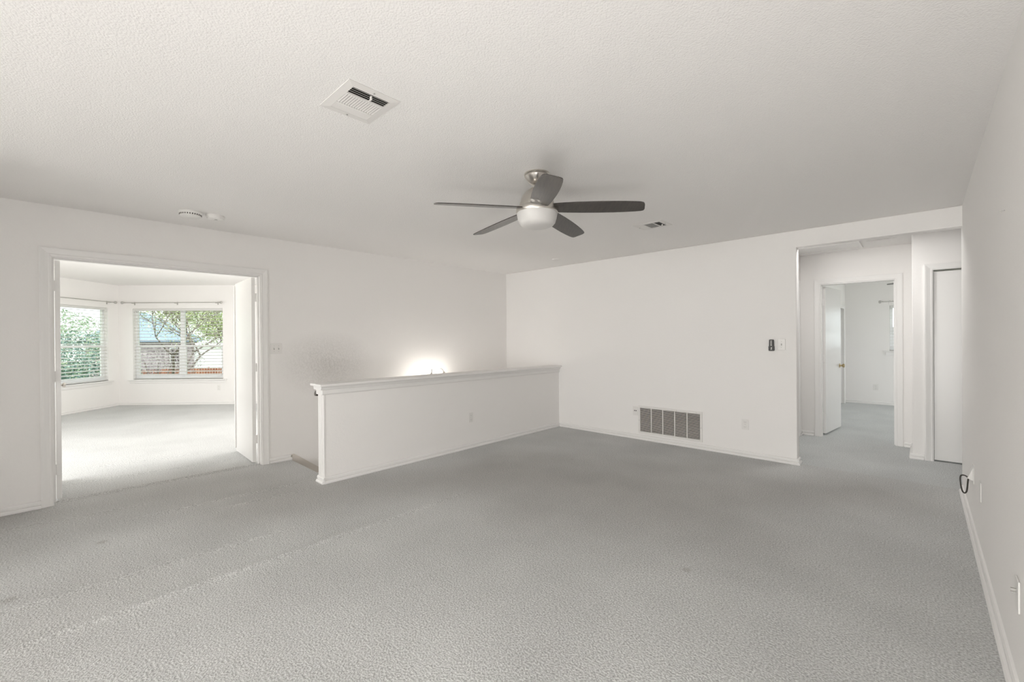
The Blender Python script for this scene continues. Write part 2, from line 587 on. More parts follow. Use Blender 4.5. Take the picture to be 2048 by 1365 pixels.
# unseen front wall, with an opening added for the front fill light
s = MB()
s.box(XL - 0.02, XA, YA - 0.12, YA, -0.1, H)  # unseen wing wall, shaped to keep fill light off the left end
s.box(XA - 0.12, XA, YF - 0.12, YA - 0.12, -0.1, H)
s.box(XA, -2.60, YF - 0.12, YF, -0.1, H)
s.box(0.10, XR + 0.02, YF - 0.12, YF, -0.1, H)
s.box(-2.60, 0.10, YF - 0.12, YF, -0.1, 0.14)
s.box(-2.60, 0.10, YF - 0.12, YF, 1.90, H)
structure('wall_front', s, M['wall'])

# half wall guarding the stairwell
s = MB()
s.box(XH2, XH, 1.735, YB, -0.1, 0.895)
s.box(XH2, XH, 1.90, YB, ZL, -0.1)
structure('wall_half', s, M['wall'])
# its cap and mouldings
s = MB()
prof = [(-0.062, 0.903), (-0.062, 0.918), (-0.056, 0.925), (XH - XH2 + 0.056, 0.925), (XH - XH2 + 0.062, 0.918), (XH - XH2 + 0.062, 0.903)]
s.prism([(XH + -a, z) for a, z in prof], lambda a, z, t: (a, t, z), 1.672, YB)
s.prism([(XH2 - 0.040, 0.903), (XH + 0.040, 0.903), (XH + 0.030, 0.888), (XH + 0.022, 0.868), (XH2 - 0.022, 0.868), (XH2 - 0.030, 0.888)],
        lambda a, z, t: (a, t, z), 1.690, YB)
s.prism([(XH2 - 0.016, 0.868), (XH + 0.016, 0.868), (XH + 0.016, 0.832), (XH + 0.010, 0.822), (XH2 - 0.010, 0.822), (XH2 - 0.016, 0.832)],
        lambda a, z, t: (a, t, z), 1.708, YB)
structure('trim_cap', s, M['trim'], 0.003)
s = MB()
s.box(XH2 - 0.004, XH + 0.004, 1.722, 1.737, 0.0, 0.830)
s.box(XH2 + 0.012, XH - 0.030, 1.714, 1.724, 0.06, 0.822)
structure('trim_post', s, M['trim'], 0.003)

# bedroom walls
def facet_wall(name, K, d, n, length, openings, z1, thick=0.14):
    """wall along d from K, thickness along n (outward), rectangular openings (s0,s1,z0,z1)"""
    K, d, n = Vector(K), Vector(d).normalized(), Vector(n).normalized()
    T = Matrix((( d.x, n.x, 0, K.x), (d.y, n.y, 0, K.y), (0, 0, 1, 0), (0, 0, 0, 1)))
    mb = MB()
    cur = -thick if openings is not None else 0
    for s0, s1, a, b in (openings or []):
        mb.box(cur, s0, 0, thick, -0.3, z1, T)
        mb.box(s0, s1, 0, thick, -0.3, a, T)
        mb.box(s0, s1, 0, thick, b, z1, T)
        cur = s1
    mb.box(cur, length, 0, thick, -0.3, z1, T)
    structure(name, mb, M['wall'])
    return T

KX, KY = -12.288, 0.969
TR = facet_wall('wall_bedroom_right', (KX, KY, 0), (1, 1, 0), (-1, 1, 0), 3.42, [(0.291, 2.151, 0.540, 2.032)], HB)
TL = facet_wall('wall_bedroom_left', (KX, KY, 0), (1, -1, 0), (-1, -1, 0), 3.27, [(0.242, 1.32, 0.540, 2.032)], HB)
facet_wall('wall_bedroom_south', (-10.05, -1.32, 0), (1, 0, 0), (0, -1, 0), 4.85, [(1.45, 4.45, 0.6, 2.1)], HB)
facet_wall('wall_bedroom_north', (-9.95, 3.36, 0), (1, 0, 0), (0, 1, 0), 4.75, [(1.35, 4.35, 0.6, 2.1)], HB)

# hall walls
s = MB()
s.box(-1.32, -1.20, YB + 0.12, 6.09, -0.1, H)
s.box(-1.32, -1.20, 6.85, 7.105, -0.1, H)
s.box(-1.32, -1.20, 6.09, 6.85, 2.035, H)
structure('wall_hall_left', s, M['wall'])
FX0, FX1 = -0.985, -0.222                      # doorway at the far end of the hall
s = MB()
s.box(-1.32, FX0, 7.045, 7.165, -0.1, H)
s.box(FX1, 2.6, 7.045, 7.165, -0.1, H)
s.box(FX0, FX1, 7.045, 7.165, 2.035, H)
structure('wall_hall_far', s, M['wall'])
CX0, CX1 = 0.088, 0.850                        # closet door opening
s = MB()
s.prism([(-0.072, -0.1), (CX0, -0.1), (CX0, 2.035), (CX1, 2.035), (CX1, -0.1), (2.6, -0.1), (2.6, H), (-0.072, H)], lambda x, z, t: (x, t, z), 6.42, 6.54)
s.box(-0.072, 0.048, 6.535, 7.045, -0.1, H)
structure('wall_closet', s, M['wall'], 0.006)
s = MB()
s.box(2.45, 2.57, YB, 6.45, -0.1, H)
structure('wall_hall_right', s, M['wall'])
s = MB()
s.box(XR + 0.12, 2.57, YB, YB + 0.12, -0.1, H)
structure('wall_hall_front', s, M['wall'])

# small bedroom walls
s = MB()
s.box(-1.25, -1.13, 7.165, 10.15, -0.1, H)
s.box(-1.25, -1.13, 10.90, 11.27, -0.1, H)
s.box(-1.25, -1.13, 10.15, 10.90, 1.90, H)
s.box(-1.45, -1.25, 10.0, 11.0, -0.1, H)
structure('wall_small_bedroom_left', s, M['wall'])
s = MB()
s.box(-1.25, -0.445, 11.15, 11.29, -0.1, H)
s.box(0.70, 2.6, 11.15, 11.29, -0.1, H)
s.box(-0.445, 0.70, 11.15, 11.29, -0.1, 1.055)
s.box(-0.445, 0.70, 11.15, 11.29, 1.935, H)
structure('wall_small_bedroom_back', s, M['wall'])
s = MB()
s.box(2.45, 2.57, 7.165, 8.8, -0.1, H)
s.box(2.45, 2.57, 10.4, 11.27, -0.1, H)
s.box(2.45, 2.57, 8.8, 10.4, -0.1, 0.8)
s.box(2.45, 2.57, 8.8, 10.4, 2.1, H)
structure('wall_small_bedroom_right', s, M['wall'])  # its opening is added for the small bedroom fill light

# ------------------------------------------------------------------ baseboards
BB = [(0, 0), (0.026, 0), (0.027, 0.012), (0.021, 0.023), (0.009, 0.026), (0.009, 0.029), (0.014, 0.032), (0.014, 0.047), (0.009, 0.057), (0, 0.060)]
def baseboard(name, *segs, prof=BB):
    mb = MB()
    for (x0, y0), (x1, y1), (nx, ny) in segs:
        d = Vector((x1 - x0, y1 - y0, 0))
        L = d.length
        d.normalize()
        mb.prism(prof, lambda a, z, t: (x0 + d.x * t + nx * a, y0 + d.y * t + ny * a, z), 0, L)
    return structure(name, mb, M['trim'])

baseboard('baseboard_left', ((XL, YA), (XL, -0.066), (1, 0)), ((XL, 1.606), (XL, YS + 0.005), (1, 0)))
baseboard('baseboard_back', ((XH, YB), (BX + 0.02, YB), (0, -1)), ((BX, YB - 0.02), (BX, YB + 0.12), (1, 0)))
baseboard('baseboard_half', ((XH, 1.716), (XH, YB), (1, 0)), ((XH2 - 0.012, 1.724), (XH + 0.02, 1.724), (0, -1)))
baseboard('baseboard_right', ((XR, YF), (XR, YB), (-1, 0)))
baseboard('baseboard_front', ((XL, YA), (XA, YA), (0, 1)), ((XA, YF), (XA, YA), (1, 0)), ((XA, YF), (XR, YF), (0, 1)))
baseboard('baseboard_hall', ((-1.20, 6.925), (-1.20, 7.045), (1, 0)), ((-1.20, 7.045), (-1.050, 7.045), (0, -1)),
          ((-0.150, 7.045), (-0.072, 7.045), (0, -1)), ((-0.092, 6.42), (0.020, 6.42), (0, -1)), ((-0.072, 6.42), (-0.072, 7.045), (-1, 0)),
          ((-1.20, YB + 0.12), (-1.20, 6.02), (1, 0)))
baseboard('baseboard_bedroom', ((KX, KY), (-9.90, 3.357), (0.7071, -0.7071)), ((KX, KY), (-10.0, -1.319), (0.7071, 0.7071)))
baseboard('baseboard_small_bedroom', ((-1.13, 11.15), (2.45, 11.15), (0, -1)), ((-1.13, 7.165), (-1.13, 10.08), (1, 0)))

# stair skirt board on the left wall, running down with the steps
s = MB()
sk = [(YS - 0.005, 0.055), (YS + 0.03, 0.058), (5.30, 0.058 - (5.30 - YS - 0.03) * 0.757), (5.30, 0.058 - (5.30 - YS - 0.03) * 0.757 - 0.32), (YS - 0.005, -0.24)]
s.prism(sk, lambda y, z, t: (t, y, z), XL, XL + 0.014)
structure('trim_stair_skirt', s, M['skirt'])

# ------------------------------------------------------------------ door casings
CAS = [(0, 0), (0, 0.009), (0.010, 0.012), (0.018, 0.010), (0.034, 0.013), (0.046, 0.016), (0.058, 0.018), (0.068, 0.016), (0.068, 0)]
def casing(mb, fn, u0, u1, h, prof=CAS, sides=(True, True)):
    """mitred casing round an opening; fn(u,v,t) -> xyz with t out of the wall"""
    rings = []
    a = [(u0 - w, 0.0, t) for w, t in prof]
    b = [(u0 - w, h + w, t) for w, t in prof]
    c = [(u1 + w, h + w, t) for w, t in prof]
    d = [(u1 + w, 0.0, t) for w, t in prof]
    seq = [a, b, c, d]
    mb.sweep([[fn(*q) for q in ring] for ring in seq])

s = MB()
casing(s, lambda u, v, t: (XL + t, u, v), OY0 + 0.006, OY1 - 0.006, OZ - 0.004)
casing(s, lambda u, v, t: (XL - 0.12 - t, u, v), OY0 + 0.006, OY1 - 0.006, OZ - 0.004)
for y0, y1 in ((OY0 - 0.002, OY0 + 0.012), (OY1 - 0.012, OY1 + 0.002)):
    s.box(XL - 0.12, XL, y0, y1, 0, OZ)
s.box(XL - 0.12, XL, OY0 + 0.012, OY1 - 0.012, OZ - 0.012, OZ + 0.002)
# door stops
s.box(XL - 0.085, XL - 0.05, OY0 + 0.010, OY0 + 0.022, 0, OZ - 0.0245)
s.box(XL - 0.085, XL - 0.05, OY1 - 0.022, OY1 - 0.010, 0, OZ - 0.0245)
s.box(XL - 0.085, XL - 0.05, OY0 + 0.012, OY1 - 0.012, OZ - 0.024, OZ - 0.011)
structure('trim_1', s, M['trim'])

s = MB()
casing(s, lambda u, v, t: (u, 7.045 - t, v), FX0 + 0.006, FX1 - 0.006, 2.030)
casing(s, lambda u, v, t: (u, 7.165 + t, v), FX0 + 0.006, FX1 - 0.006, 2.030)
s.box(FX0 - 0.002, FX0 + 0.012, 7.045, 7.165, 0, 2.035)
s.box(FX1 - 0.012, FX1 + 0.002, 7.045, 7.165, 0, 2.035)
s.box(FX0 + 0.012, FX1 - 0.012, 7.045, 7.165, 2.021, 2.037)
s.box(FX1 - 0.022, FX1 - 0.010, 7.085, 7.12, 0, 2.021)
s.box(FX0 + 0.010, FX0 + 0.020, 7.085, 7.12, 0, 2.021)
structure('trim_2', s, M['trim'])

s = MB()
casing(s, lambda u, v, t: (u, 6.42 - t, v), CX0 + 0.004, CX1 - 0.004, 2.030)
s.box(CX0 - 0.002, CX0 + 0.008, 6.42, 6.54, 0, 2.035)
s.box(CX1 - 0.008, CX1 + 0.002, 6.42, 6.54, 0, 2.035)
s.box(CX0 + 0.008, CX1 - 0.008, 6.42, 6.54, 2.031, 2.037)
structure('trim_3', s, M['trim'])

s = MB()
casing(s, lambda u, v, t: (-1.20 + t, u, v), 6.096, 6.844, 2.030)
structure('trim_4', s, M['trim'])
s = MB()
casing(s, lambda u, v, t: (-1.13 + t, u, v), 10.156, 10.894, 1.895)
structure('trim_5', s, M['trim'])

# ------------------------------------------------------------------ doors

# left leaf of the double door, swung back into the bedroom and seen edge on
d1 = MB().box(-6.000, -5.268, 0.0195, 0.0530, 0.015, 2.015).build('door_1', M['door'], None, False, 0.002, 'structure')
k = MB()
for sg, y in ((1, 0.053), (-1, 0.0195)):
    k.lathe([(0.001, 0.0), (0.026, 0.0), (0.026, 0.004 * sg), (0.010, 0.006 * sg), (0.010, 0.014 * sg), (0.022, 0.020 * sg), (0.025, 0.028 * sg), (0.020, 0.036 * sg), (0.001, 0.038 * sg)],
            (-5.94, y, 0.92), 20, 'Y')
k.build('door_knob', M['nickel'], d1, True)['label'] = 'satin metal door knob'
for z in (0.26, 1.04, 1.80):
    MB().lathe([(0.001, z - 0.045), (0.0065, z - 0.045), (0.0065, z + 0.045), (0.001, z + 0.045)], (-5.262, 0.0125, 0), 10) \
        .box(-5.2675, -5.2668, 0.014, 0.050, z - 0.045, z + 0.045).build('hinge', M['trim'], d1, True)
# right leaf, with the meeting strip on its far edge
T = Matrix.Translation((-5.262, 1.5195, 0)) @ Matrix.Rotation(math.radians(-2.5), 4, 'Z')
d2 = MB().box(-0.742, -0.004, -0.0350, 0.0, 0.012, 2.015, T).build('door_2', M['door'], None, False, 0.002, 'structure')
MB().box(-0.750, -0.722, -0.0480, -0.0350, 0.050, 1.985, T).build('meeting_strip', M['trim'], d2, False, 0.002)
for z in (0.26, 1.04, 1.80):
    MB().lathe([(0.001, z - 0.045), (0.0065, z - 0.045), (0.0065, z + 0.045), (0.001, z + 0.045)], (-5.256, 1.5245, 0), 10) \
        .box(-5.2655, -5.2645, 1.488, 1.519, z - 0.045, z + 0.045) \
        .box(-5.258, -5.2535, 1.517, 1.531, z - 0.045, z + 0.045).build('hinge', M['trim'], d2, True)

# hall door standing open into the small bedroom
ang = math.radians(83.5)
T = Matrix.Translation((FX0 + 0.030, 7.172, 0)) @ Matrix.Rotation(ang, 4, 'Z')
d3 = MB().box(0.0, 0.735, -0.0175, 0.0175, 0.025, 2.012, T).build('door_3', M['door'], None, False, 0.002, 'structure')
k = MB()
for sg in (1, -1):
    k.lathe([(0.001, 0.0), (0.030, 0.0), (0.030, 0.006 * sg), (0.012, 0.008 * sg), (0.010, 0.026 * sg), (0.024, 0.034 * sg), (0.029, 0.047 * sg), (0.024, 0.058 * sg), (0.001, 0.062 * sg)],
            (0, 0, 0), 20, 'Y', T @ Matrix.Translation((0.672, 0.0175 * sg, 0.915)))
k.build('door_knob', M['brass'], d3, True)['label'] = 'brass door knob'
MB().box(0.7345, 0.7365, -0.012, 0.012, 0.955, 1.01, T).build('latch_plate', M['steel'], d3)
for z in (0.26, 1.04, 1.80):
    MB().lathe([(0.001, z - 0.045), (0.0065, z - 0.045), (0.0065, z + 0.045), (0.001, z + 0.045)], (FX0 + 0.018, 7.170, 0), 10) \
        .box(FX0 + 0.011, FX0 + 0.030, 7.164, 7.170, z - 0.045, z + 0.045).build('hinge', M['trim'], d3, True)

# closet door, closed in its frame, a dark gap above it
MB().box(CX0 + 0.011, CX1 - 0.010, 6.437, 6.472, 0.014, 2.014).build('door_4', M['door'], None, False, 0.002, 'structure')
# closed door in the left wall of the hall, and the closet door of the small bedroom
MB().box(-1.262, -1.227, 6.098, 6.842, 0.012, 2.028).build('door_5', M['door'], None, False, 0.002, 'structure')
MB().box(-1.20, -1.165, 10.158, 10.892, 0.012, 1.890).build('door_6', M['door'], None, False, 0.002, 'structure')

# ------------------------------------------------------------------ windows
def window(name, T, s0, s1, z0, z1, mullions, rail_z, depth=0.075):
    """T maps (s, outward, z); a sash window set back in the wall"""
    w = MB()
    f = 0.045
    a, b = depth, depth + 0.05
    w.box(s0, s0 + f, a, b, z0, z1, T).box(s1 - f, s1, a, b, z0, z1, T)
    w.box(s0 + f, s1 - f, a, b, z0, z0 + f, T).box(s0 + f, s1 - f, a, b, z1 - f, z1, T)
    for m in mullions:
        w.box(m - 0.042, m + 0.042, a, b, z0 + f, z1 - f, T)
    root = w.build(name, M['vinyl'], None, False, 0.004, 'structure')
    edges = [s0 + f] + [e for m in mullions for e in (m - 0.042, m + 0.042)] + [s1 - f]
    for i in range(0, len(edges), 2):
        e0, e1 = edges[i], edges[i + 1]
        sash = MB()
        sash.box(e0, e1, a - 0.004, a + 0.03, rail_z - 0.022, rail_z + 0.022, T)
        sash.box(e0, e0 + 0.032, a + 0.002, a + 0.028, z0 + f, rail_z, T).box(e1 - 0.032, e1, a + 0.002, a + 0.028, z0 + f, rail_z, T)
        sash.box(e0 + 0.032, e1 - 0.032, a + 0.002, a + 0.028, z0 + f, z0 + f + 0.035, T)
        so = sash.build('window_sash', M['vinyl'], root, False, 0.003)
        MB().box(e0, e1, a + 0.016, a + 0.019, z0 + f, rail_z, T).box(e0, e1, a + 0.034, a + 0.037, rail_z, z1 - f, T).build('glass_pane', M['glass'], root)
    # sill and apron
    MB().box(s0 - 0.085, s1 + 0.085, -0.045, depth, z0 - 0.024, z0, T).build('window_sill', M['trim'], root, False, 0.006)
    MB().box(s0 - 0.06, s1 + 0.06, -0.016, -0.001, z0 - 0.085, z0 - 0.024, T).build('window_apron', M['trim'], root, False, 0.004)
    return root

window('window_1', TR, 0.291, 2.151, 0.540, 2.032, [1.262], 1.235)
window('window_2', TL, 0.242, 1.320, 0.540, 2.032, [], 1.25)
TB = Matrix(((1, 0, 0, 0), (0, 1, 0, 11.15), (0, 0, 1, 0), (0, 0, 0, 1)))
window('window_3', TB, -0.445, 0.70, 1.055, 1.935, [], 1.50)
TFr = Matrix(((1, 0, 0, 0), (0, -1, 0, YF), (0, 0, 1, 0), (0, 0, 0, 1)))
window('window_4', TFr, -2.60, 0.10, 0.14, 1.90, [-1.25], 0.95, 0.10)  # unseen window, added around the front fill light
TS = Matrix(((1, 0, 0, 0), (0, -1, 0, -1.32), (0, 0, 1, 0), (0, 0, 0, 1)))
window('window_5', TS, -8.6, -5.6, 0.6, 2.1, [-7.1], 1.35, 0.09)  # unseen, added to frame a bedroom fill light
TN = Matrix(((1, 0, 0, 0), (0, 1, 0, 3.36), (0, 0, 1, 0), (0, 0, 0, 1)))
window('window_6', TN, -8.6, -5.6, 0.6, 2.1, [-7.1], 1.35, 0.09)  # likewise added, for the opposite bedroom fill light

def blind(label, T, s0, s1, z0, z1, tilt, group, pitch=0.066):
    t = thing('window_blind', label, 'window blind', (0, 0, 0), (0, 0, 0), group)
    MB().box(s0 + 0.004, s1 - 0.004, 0.006, 0.062, z1 - 0.050, z1 - 0.002, T).build('headrail', M['slat'], t, False, 0.003)
    sl = MB()
    zz = z1 - 0.075
    ca, sa = math.cos(tilt), math.sin(tilt)
    zs = []
    while zz > z0 + 0.045:
        zs.append(zz)
        prof = [(-0.025, 0.0), (-0.012, 0.0028), (0.0, 0.0038), (0.012, 0.0028), (0.025, 0.0), (0.012, 0.0003), (0, 0.0012), (-0.012, 0.0003)]
        pr = [(0.036 + a * ca - b * sa, zz + a * sa + b * ca) for a, b in prof]
        sl.prism(pr, lambda a, z, q: T @ Vector((q, a, z)), s0 + 0.008, s1 - 0.008)
        zz -= pitch
    sl.build('slats', M['slat'], t)
    MB().box(s0 + 0.008, s1 - 0.008, 0.014, 0.058, z0 + 0.008, z0 + 0.026, T).build('bottom_rail', M['slat'], t, False, 0.003)
    n = max(2, int((s1 - s0) / 0.6) + 1)
    for i in range(n):
        sx = s0 + 0.12 + (s1 - s0 - 0.24) * i / (n - 1)
        c = MB()
        for dy in (0.008, 0.064):
            c.tube([T @ Vector((sx, dy, z0 + 0.02)), T @ Vector((sx, dy, z1 - 0.04))], 0.0009, 5)
        c.build('ladder_cord', M['slat'], t)
    MB().tube([T @ Vector((s0 + 0.07, -0.004, z1 - 0.05)), T @ Vector((s0 + 0.07, -0.006, z1 - 0.75))], 0.004, 6).build('tilt_wand', M['plastic'], t)
    return t

blind('white slatted blind on the wide two-pane bedroom window', TR, 0.291, 2.151, 0.540, 2.032, math.radians(17), 'bedroom blinds')
blind('white slatted blind on the single bedroom window beside the bedroom corner', TL, 0.242, 1.320, 0.540, 2.032, math.radians(17), 'bedroom blinds')
blind('bright white blind on the small window seen through the hall doorway', TB, -0.445, 0.70, 1.055, 1.935, math.radians(2), None, 0.06)

def curtain_rod(label, T, s0, s1, z, mt, brackets, off=0.075, finial='knob'):
    t = thing('curtain_rod', label, 'curtain rod')
    MB().tube([T @ Vector((s0, -off, z)), T @ Vector((s1, -off, z))], 0.008, 10).build('rod', mt, t, True)
    for e, sg in ((s0, -1), (s1, 1)):
        mb = MB()
        q = T @ Vector((e, -off, z))
        R4 = T.to_3x3().to_4x4()
        mb.lathe([(0.001, -0.006 * sg), (0.011, -0.004 * sg), (0.013, 0.008 * sg), (0.009, 0.014 * sg), (0.018, 0.024 * sg), (0.027, 0.040 * sg), (0.027, 0.058 * sg), (0.016, 0.068 * sg), (0.001, 0.070 * sg)],
                 q, 16, 'X', R4)
        mb.build('finial', mt, t, True)
    for b in brackets:
        mb = MB()
        mb.box(b - 0.012, b + 0.012, -0.004, 0.0, z - 0.045, z + 0.02, T)
        mb.box(b - 0.006, b + 0.006, -off - 0.004, -0.002, z - 0.016, z - 0.008, T)
        mb.box(b - 0.006, b + 0.006, -off - 0.014, -off + 0.010, z - 0.016, z - 0.004, T)
        mb.build('bracket', mt, t)
    return t

curtain_rod('thin silver curtain rod above the wide two-pane bedroom window', TR, 0.190, 2.12, 2.150, M['steel'], (0.34, 1.22, 2.06))
curtain_rod('thin silver curtain rod above the single bedroom window', TL, 0.200, 1.75, 2.150, M['steel'], (0.27, 1.60))
curtain_rod('dull metal curtain rod above the small window past the hall doorway', TB, -0.535, 0.80, 2.010, M['steel'], (-0.44, 0.70))

# ------------------------------------------------------------------ ceiling fans
def make_fan(loc, rotz, label):
    t = thing('ceiling_fan', label, 'ceiling fan', loc, (0, 0, rotz), 'five-bladed ceiling fans')
    # origin at the ceiling, z downwards negative
    MB().lathe([(0.001, 0.0), (0.084, 0.0), (0.086, -0.008), (0.080, -0.014), (0.083, -0.020), (0.078, -0.030), (0.062, -0.052), (0.040, -0.070), (0.024, -0.076), (0.001, -0.076)], seg=40) \
        .build('ceiling_canopy', M['nickel'], t, True)
    MB().lathe([(0.001, -0.060), (0.014, -0.060), (0.014, -0.12), (0.001, -0.12)], seg=20).build('downrod', M['nickel'], t, True)
    MB().lathe([(0.001, -0.096), (0.028, -0.096), (0.050, -0.104), (0.076, -0.122), (0.096, -0.146), (0.108, -0.172), (0.115, -0.200), (0.118, -0.212), (0.118, -0.224), (0.001, -0.224)], seg=48) \
        .build('motor_housing', M['nickel'], t, True)
    MB().lathe([(0.001, -0.224), (0.126, -0.226), (0.138, -0.232), (0.141, -0.240), (0.141, -0.262), (0.138, -0.268), (0.001, -0.268)], seg=48) \
        .build('light_collar', M['nickel'], t, True)
    MB().lathe([(0.001, -0.262), (0.136, -0.262), (0.137, -0.272), (0.131, -0.304), (0.122, -0.332), (0.110, -0.346), (0.085, -0.357), (0.050, -0.364), (0.001, -0.366)], seg=48) \
        .build('glass_bowl', M['bowl'], t, True)
    # one blade along +X, tilted about its length
    stations = [(0.108, -0.052, 0.050), (0.135, -0.060, 0.058), (0.20, -0.066, 0.064), (0.30, -0.071, 0.069), (0.40, -0.073, 0.071), (0.50, -0.072, 0.070),
                (0.58, -0.068, 0.066), (0.64, -0.063, 0.061), (0.672, -0.058, 0.056), (0.688, -0.050, 0.050), (0.694, -0.038, 0.040), (0.697, -0.02, 0.022)]
    th = 0.0030
    tilt = Matrix.Rotation(math.radians(-12), 4, 'X')
    for i in range(5):
        a = math.radians(72 * i)
        Rz = Matrix.Rotation(a, 4, 'Z') @ Matrix.Translation((0, 0, -0.232)) @ Matrix.Rotation(math.radians(3.4), 4, 'Y') @ tilt
        b = MB()
        rings = []
        for x, y0, y1 in stations:
            sk = 0.012 * ((x - 0.1) / 0.6)          # slight sweep of the blade
            rings.append([Rz @ Vector((x, y0 + sk, -th)), Rz @ Vector((x, y1 + sk, -th)), Rz @ Vector((x, y1 + sk, th)), Rz @ Vector((x, y0 + sk, th))])
        b.sweep(rings)
        bl = b.build('fan_blade', M['blade'], t, False, 0.0012)
        MB().box(0.060, 0.150, -0.020, 0.020, th, th + 0.006, Rz).build('blade_arm', M['nickel'], bl, False, 0.002)
    return t

fan = make_fan((-1.882, 2.252, H), math.radians(-44), 'brushed nickel ceiling fan with dark wood blades and frosted bowl light')
fan2 = copy_tree(fan)
fan2.location = (0.30, 9.15, H)
fan2.rotation_euler = (0, 0, math.radians(36))
fan2['label'] = 'second ceiling fan, only a dark blade tip showing past the hall doorway'

# ------------------------------------------------------------------ ceiling registers
def make_register(loc, label, mid):
    t = thing('ceiling_vent', label, 'air vent', loc, (0, 0, 0), 'white ceiling air registers')
    hx, hy = 0.150, 0.126
    ix, iy = 0.112, 0.090
    f = MB()
    # bevelled frame ring
    o = [(-hx, -hy), (hx, -hy), (hx, hy), (-hx, hy)]
    i2 = [(-ix, -iy), (ix, -iy), (ix, iy), (-ix, iy)]
    vs = [(x, y, -0.002) for x, y in o] + [(x, y, -0.0055) for x, y in i2] + [(x, y, 0.0) for x, y in o] + [(x, y, 0.004) for x, y in i2]
    fs = []
    for k in range(4):
        j = (k + 1) % 4
        fs += [(k, j, 4 + j, 4 + k), (8 + k, 12 + k, 12 + j, 8 + j), (k, 8 + k, 8 + j, j), (4 + k, 4 + j, 12 + j, 12 + k)]
    f.add(vs, fs)
    # dividers between the three louvre banks
    for x in (0.048, -0.052):
        f.box(x - 0.004, x + 0.004, -iy, iy, -0.0065, 0.002)
    f.build('frame', M['white_metal'], t)
    b = MB().box(-ix + 0.001, ix - 0.001, -iy + 0.001, iy - 0.001, -0.0006, -0.0001)
    b.build('dark_duct_backing', M['dark'], t)  # dark sheet painted for the unlit duct above the louvres
    def bank(name, x0, x1, along, n, tilt, wid):
        mb = MB()
        for k in range(n):
            if along == 'y':
                c = x0 + (x1 - x0) * (k + 0.5) / n
                T = Matrix.Translation((c, 0, -0.0045)) @ Matrix.Rotation(tilt, 4, 'Y')
                mb.box(-wid / 2, wid / 2, -iy, iy, -0.0005, 0.0005, T)
            else:
                c = -iy + 2 * iy * (k + 0.5) / n
                T = Matrix.Translation(((x0 + x1) / 2, c, -0.0045)) @ Matrix.Rotation(tilt, 4, 'X')
                mb.box(-(x1 - x0) / 2, (x1 - x0) / 2, -wid / 2, wid / 2, -0.0005, 0.0005, T)
        mb.build(name, M['white_metal'], t)
    bank('louvres', 0.052, ix, 'y', 4, math.radians(32), 0.0105)
    bank('louvres', -0.048, 0.044, 'x', 15, math.radians(mid), 0.0084)
    bank('louvres', -ix, -0.056, 'y', 4, math.radians(-14), 0.0098)
    MB().box(0.098, 0.108, -0.003, 0.003, -0.022, -0.008).box(0.080, 0.108, -0.0035, 0.0035, -0.0235, -0.021).build('damper_lever', M['white_metal'], t)
    for x in (0.131, -0.131):
        MB().lathe([(0.001, -0.0055), (0.0045, -0.0055), (0.005, -0.0085), (0.001, -0.0095)], (x, 0.0, 0), 10).build('screw', M['grey_plastic'], t)
    return t

reg = make_register((-1.918, 1.003, H), 'white ceiling air vent nearer the camera, left of the fan', -22)
make_register((-1.922, 4.06, H), 'white ceiling air vent near the back wall, beyond the fan', 14)

# smoke detectors
t = thing('smoke_detector', 'larger white smoke alarm with slotted rim, on ceiling above double doors', 'smoke detector', (-4.555, 0.825, H))
MB().lathe([(0.001, 0), (0.082, 0), (0.084, -0.010), (0.080, -0.014), (0.076, -0.040), (0.064, -0.048), (0.001, -0.050)], seg=40).build('housing', M['plastic'], t, True)
sl = MB()
for k in range(28):
    a = 2 * math.pi * k / 28
    T = Matrix.Rotation(a, 4, 'Z')
    sl.box(0.0765, 0.0790, -0.0042, 0.0042, -0.035, -0.024, T)
sl.build('sounder_slots', M['duct'], t)
t = thing('smoke_detector', 'flatter plain white alarm disc beside the slotted smoke alarm', 'smoke detector', (-4.555, 1.005, H))
MB().lathe([(0.001, 0), (0.070, 0), (0.072, -0.012), (0.066, -0.018), (0.060, -0.032), (0.046, -0.037), (0.001, -0.038)], seg=40).build('housing', M['plastic'], t, True)
MB().lathe([(0.001, -0.037), (0.012, -0.037), (0.011, -0.041), (0.001, -0.041)], seg=16, c=(0.02, 0, 0)).build('test_button', M['grey_plastic'], t, True)
t = MB().lathe([(0.001, H), (0.055, H), (0.056, H - 0.006), (0.048, H - 0.010), (0.001, H - 0.011)], (-3.70, 4.83, 0), 32).build('ceiling_cover_plate', M['ceiling'], None, True)
tag(t, 'small round painted cover plate on the ceiling near the back corner', 'cover plate')

# attic hatch and vent in the hall ceiling
t = thing('attic_hatch', 'painted attic hatch panel with trim in the hall ceiling', 'hatch', (-0.86, 6.62, H))
MB().box(-0.31, 0.31, -0.20, 0.20, -0.008, -0.001).build('hatch_panel', M['trim'], t)
m_ = MB()
m_.box(-0.345, 0.345, -0.235, -0.200, -0.018, 0).box(-0.345, 0.345, 0.200, 0.235, -0.018, 0)
m_.box(-0.345, -0.31, -0.2, 0.2, -0.018, 0).box(0.31, 0.345, -0.2, 0.2, -0.018, 0)
m_.build('hatch_trim', M['trim'], t, False, 0.003)
t = thing('hall_vent', 'flat white air register in the hall ceiling beside the attic hatch', 'air vent', (-0.33, 6.42, H))
MB().box(-0.13, 0.13, -0.10, 0.10, -0.006, 0.0).build('frame', M['white_metal'], t, False, 0.003)
v_ = MB()
for k in range(8):
    v_.box(-0.10, 0.10, -0.072 + k * 0.0205, -0.064 + k * 0.0205, -0.0095, -0.0055)
v_.build('louvres', M['white_metal'], t)

